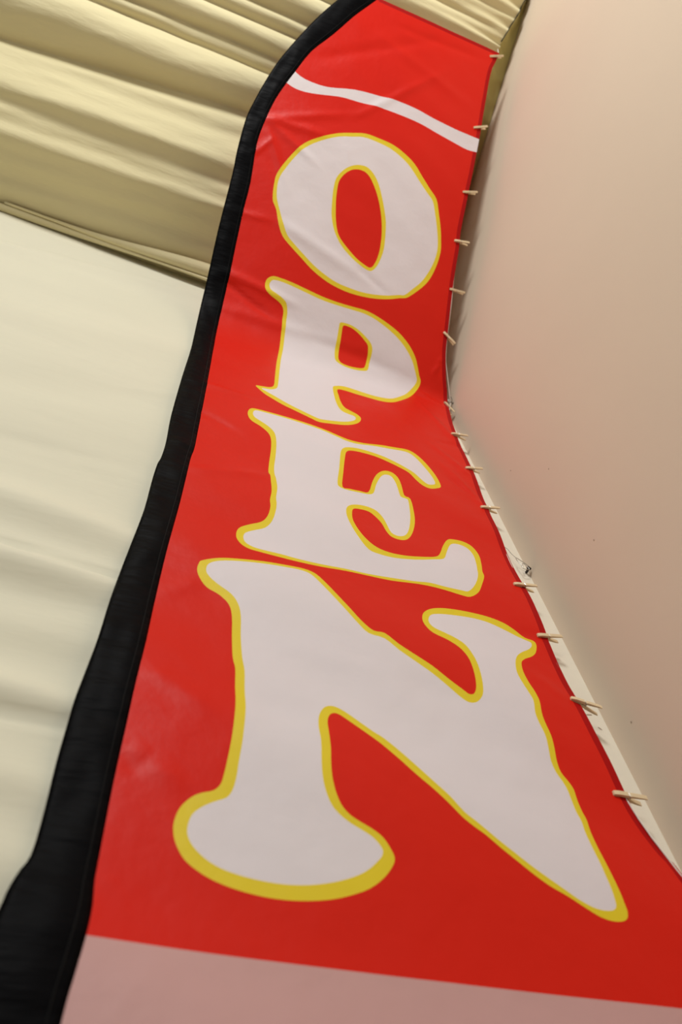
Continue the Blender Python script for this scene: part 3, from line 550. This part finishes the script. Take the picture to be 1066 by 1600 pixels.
# the black pole sleeve: a flattened cloth tube along the curved side
def resample(poly, n):
    d = [0]
    for a, b in zip(poly, poly[1:]): d.append(d[-1] + math.dist(a, b))
    out = []; j = 0
    for i in range(n + 1):
        t = d[-1] * i / n
        while j < len(d) - 2 and d[j + 1] < t: j += 1
        k = (t - d[j]) / max(1e-9, d[j + 1] - d[j]); a, b = poly[j], poly[j + 1]
        out.append((a[0] + (b[0] - a[0]) * k, a[1] + (b[1] - a[1]) * k))
    return out
NSL = 420; NC = 14
A = resample(outer, NSL); B = resample(inner, NSL)
vs, fs = [], []
for j in range(NSL + 1):
    (ua, va), (ub, vb) = A[j], B[j]
    ring = []
    for i in range(NC + 1):
        k = i / NC
        cre = .004 * noise.noise(Vector((k * 1.2, va * 5.5, 1.0))) + .0025 * noise.noise(Vector((k * 2, va * 13, 4.0)))
        ring.append((k, .006 * math.sin(math.pi * k) ** .6 + cre * math.sin(math.pi * k) ** .5))
    for i in range(NC - 1, 0, -1):
        k = i / NC; ring.append((k, -.005 * math.sin(math.pi * k) ** .6))
    for k, off in ring:
        u = ua + (ub + .002 - ua) * k; w = va + (vb - va) * k
        vs.append(tuple(flag_pos(u, w, off)))
RN_ = 2 * NC
for j in range(NSL):
    for i in range(RN_):
        i2 = (i + 1) % RN_
        fs.append((j * RN_ + i, j * RN_ + i2, (j + 1) * RN_ + i2, (j + 1) * RN_ + i))
fs.append(tuple(range(RN_))[::-1]); fs.append(tuple(NSL * RN_ + i for i in range(RN_)))
sleeve = tag(obj('pole_sleeve', mesh('pole_sleeve', vs, fs, M['black'], flag.location), flag), 'black cloth pole sleeve along the curved edge')
path = []
for j in range(0, NSL + 1, 2):
    (ua, va), (ub, vb) = A[j], B[j]; k = .86
    path.append(flag_pos(ua + (ub - ua) * k, va + (vb - va) * k, .0045))
v, f = tube(path, .0012, 5)
obj('seam', mesh('seam', v, f, M['thread'], flag.location), sleeve)

# ------------------------------------------------------------------ clothes pegs along the straight edge
def peg_half_mesh(side):
    # profile in the plane (along the peg, away from the other half), 75 mm long
    prof = [(0, .0004), (.026, .0006), (.030, .0022), (.034, .0012), (.040, .0030), (.075, .0098), (.0755, .0118), (.066, .0122), (.046, .0100), (.0395, .0094), (.038, .0078), (.034, .0078), (.0325, .0090), (.012, .0072), (.001, .0042)]
    n = len(prof); V, F = [], []
    for w in (-.005, .005):
        for a, b in prof: V.append((a, w, side * b))
    F.append(tuple(range(n)) if side > 0 else tuple(range(n))[::-1]); F.append(tuple(range(n, 2 * n))[::-1] if side > 0 else tuple(range(n, 2 * n)))
    for i in range(n):
        k = (i + 1) % n
        F.append((i, i + n, k + n, k) if side > 0 else (i, k, k + n, i + n))
    me = bpy.data.meshes.new('wooden_half'); me.from_pydata(V, [], F); me.materials.append(M['wood']); me.update()
    bm = bmesh.new(); bm.from_mesh(me); bmesh.ops.recalc_face_normals(bm, faces=bm.faces); bmesh.ops.bevel(bm, geom=list(bm.edges), offset=.0005, segments=1, affect='EDGES'); bm.to_mesh(me); bm.free()
    return me
halfA, halfB = peg_half_mesh(1), peg_half_mesh(-1)
path = []
for k in range(61):                                        # coil across the peg, then the two arms over the halves
    an = 2 * math.pi * 3 * k / 60
    path.append(Vector((.0360 + .0028 * math.cos(an), -.0052 + .0104 * k / 60, .0028 * math.sin(an))))
pre = [Vector((.0330, .0030, .0087)), Vector((.0345, -.0040, .0088)), Vector((.0358, -.0058, .0070)), Vector((.0385, -.0060, .002))]
post = [Vector((.0385, .0060, -.002)), Vector((.0358, .0058, -.0070)), Vector((.0345, .0040, -.0088)), Vector((.0330, -.0030, -.0087))]
v, f = tube(pre + path + post, .0007, 6)
spring_me = bpy.data.meshes.new('spring'); spring_me.from_pydata(v, [], f); spring_me.materials.append(M['steel']); spring_me.update()
PEGS = UV['pins']
PEG_LABELS = ['wooden clothes peg at the top right corner of the flag',
 'wooden clothes peg just above the end of the white stripe',
 'wooden clothes peg on the flag edge right of the upper part of the O',
 'wooden clothes peg on the flag edge right of the lower part of the O',
 'wooden clothes peg on the flag edge between the O and the P',
 'steeply tilted wooden clothes peg on the flag edge beside the P bowl',
 'tilted wooden clothes peg at the bend of the edge, beside the thin wall hook',
 'wooden clothes peg just below the bend of the edge',
 'wooden clothes peg on the flag edge beside the upper arm of the E',
 'wooden clothes peg beside the middle arm of the E, above the wire bracket',
 'wooden clothes peg on the flag edge just below the wire bracket',
 'wooden clothes peg on the flag edge beside the top right corner of the N',
 'second lowest wooden clothes peg, beside the right stroke of the N',
 'lowest and largest looking wooden clothes peg on the flag edge']
rolls = [0.35, .1, .15, -.1, 0.2, .1, -.15, .1, .2, .05, 0, .1, -.1, .05]
for i, (u0, v0, u1, v1) in enumerate(PEGS):
    p0, n0 = flag_base(u0, v0)
    e = .003
    tu = Vector((1, 0, 0)); tv = (flag_base(u0, v0 + e)[0] - flag_base(u0, v0 - e)[0]).normalized()
    d = (tu * (u1 - u0) + tv * (v1 - v0)).normalized()
    p = flag_pos(u0, v0, .001)
    Z = n0; Y = Z.cross(d).normalized()
    rot = Matrix((d, Y, Z)).transposed().to_4x4() @ Matrix.Rotation(rolls[i], 4, 'X')
    t = empty('clothes_peg', (0, 0, 0))
    t.matrix_world = Matrix.Translation(p + Vector((0, 0, EYE))) @ rot
    tag(t, PEG_LABELS[i], 'clothes peg', 'wooden clothes pegs along the flag edge')
    obj('wooden_half', halfA, t); obj('wooden_half', halfB, t); obj('spring', spring_me, t)

# ------------------------------------------------------------------ the cord the flag is pegged to, the hook and the bracket
HOOK = Vector((XR - .012, .944, 3.035))
def edge_cord(v0, v1, n, du, off):
    return [flag_base(at_v(right, v0 + (v1 - v0) * k / n) + du(k / n), v0 + (v1 - v0) * k / n)[0] - flag_base(.8, v0 + (v1 - v0) * k / n)[1] * off for k in range(n + 1)]
def cord(path, label, r=.0019):
    o = empty('cord', path[0] + Vector((0, 0, EYE)))
    tag(o, label, 'cord')
    v, f = tube(path, r, 7)
    obj('strand', mesh('strand', v, f, M['cord'], o.location), o)
    return o
up = edge_cord(3.22, 4.97, 90, lambda k: .003 - .006 * smooth01(.12, .35, k) + .004 * math.sin(k * 300) * (.62 < k < .8), .006)
up = [HOOK + (up[0] - HOOK) * (k / 8) for k in range(8)] + up + [roof(1.085, 1.66, .01)]
co = cord(up, 'thin white cord running from the wall hook up the flag edge to the ceiling cloth')
loop = [HOOK + Vector((-.006 - .006 * math.cos(a), -.004, .012 * math.sin(a) + .008)) for a in [k * .35 for k in range(19)]]
v, f = tube(loop, .0018, 6)
obj('knot', mesh('knot', v, f, M['cord'], co.location), co)
down = [HOOK + (Vector((at_v(right, 2.9) - .004, YF + .006, 2.9)) - HOOK) * (k / 6) for k in range(6)] + edge_cord(2.9, VB, 70, lambda k: -.004, .006)
cord(down, 'thin white cord running down behind the lower flag edge', .0018)

hk = empty('wall_hook', HOOK + Vector((.012, 0, EYE)))
tag(hk, 'thin metal hook on the beige wall at the bend of the flag edge', 'hook')
path = [HOOK + Vector((.014, 0, 0)), HOOK + Vector((.004, -.002, 0))] + [HOOK + Vector((-.004 + .014 * math.sin(a) * .6, -.006 - .004 * a, .012 - .02 * math.cos(a))) for a in [k * .3 for k in range(10)]]
v, f = tube(path, .0011, 6)
obj('shank', mesh('shank', v, f, M['dark_steel'], hk.location, ), hk)
v, f = tube([HOOK + Vector((.0135, 0, 0)), HOOK + Vector((.0118, 0, 0))], .006, 12)
obj('wall_plate', mesh('wall_plate', v, f, M['dark_steel'], hk.location), hk)

BR = Vector((XR - .016, YB - .014, 1.80))
br = empty('wire_bracket', BR + Vector((0, .012, EYE)))
tag(br, 'small bent wire bracket with a dark screw in the wall corner', 'bracket')
v, f = tube([BR + Vector((0.004, .012, 0)), BR + Vector((0.004, -.004, 0))], .0042, 14)
V2, F2 = tube([BR + Vector((0.004, -.004, 0)), BR + Vector((0.004, -.008, 0))], .0075, 14)
b = len(v)
obj('screw', mesh('screw', v + V2, f + [tuple(i + b for i in q) for q in F2], M['dark_steel'], br.location), br)
path = [BR + Vector(p) for p in ((.008, -.006, .012), (-.014, -.008, .026), (-.034, -.010, .034), (-.036, -.012, .012), (-.030, -.013, -.006), (-.028, -.012, -.022), (-.014, -.010, -.020), (.0, -.009, -.012), (-.008, -.010, .004), (-.018, -.011, .010), (-.022, -.011, -.008))]
v, f = tube([Vector(p) for p in catmull([tuple(q) for q in path], 4, False)], .0011, 6)
obj('wire_loop', mesh('wire_loop', v, f, M['steel'], br.location), br)
path = [BR + Vector(p) for p in ((-.034, -.010, .034), (-.040, -.006, .060), (-.046, -.005, .085), (-.060, -.004, .10), (-.058, -.004, .125), (-.072, -.004, .14), (-.070, -.004, .165), (-.082, -.004, .19), (-.085, -.004, .22))]
v, f = tube([Vector(p) for p in catmull([tuple(q) for q in path], 4, False)], .0006, 5)
obj('loose_wire', mesh('loose_wire', v, f, M['dark_steel'], br.location), br)

# ------------------------------------------------------------------ small marks on the walls
def chip(name, parent, c, ax, ay, nrm, rx, ry, seed):
    random.seed(seed); n = 11
    V = []
    for lift, sc in ((.0002, 1.0), (.0009, .8)):
        for k in range(n):
            a = 6.2832 * k / n; q = random.uniform(.7, 1.1) * sc
            V.append(tuple(c + ax * (math.cos(a) * rx * q) + ay * (math.sin(a) * ry * q) + nrm * lift))
    F = [(k, (k + 1) % n, n + (k + 1) % n, n + k) for k in range(n)] + [tuple(range(n, 2 * n))]
    obj(name, mesh(name, V, F, M['scuff'], smooth=False), parent)
M['scuff'] = material('scuffed_plaster', (0.42, 0.33, 0.24), rough=.9, spec=.1)
WB = bpy.data.objects['wall_back']; WR = bpy.data.objects['wall_right']
chip('paint_chip', WB, Vector((1.145, YB, 1.205)), Vector((.96, 0, .2)), Vector((-.2, 0, .96)), Vector((0, -1, 0)), .011, .0025, 1)
chip('paint_chip', WB, Vector((1.158, YB, 1.165)), Vector((.8, 0, -.6)), Vector((.6, 0, .8)), Vector((0, -1, 0)), .006, .002, 2)
for k, (y, z) in enumerate(((.73, 2.02), (.86, 2.24), (.93, 1.13), (.74, 1.62))):
    chip('nail_hole', WR, Vector((XR, y, z)), Vector((0, 1, 0)), Vector((0, 0, 1)), Vector((-1, 0, 0)), .0022, .0035, k + 5)
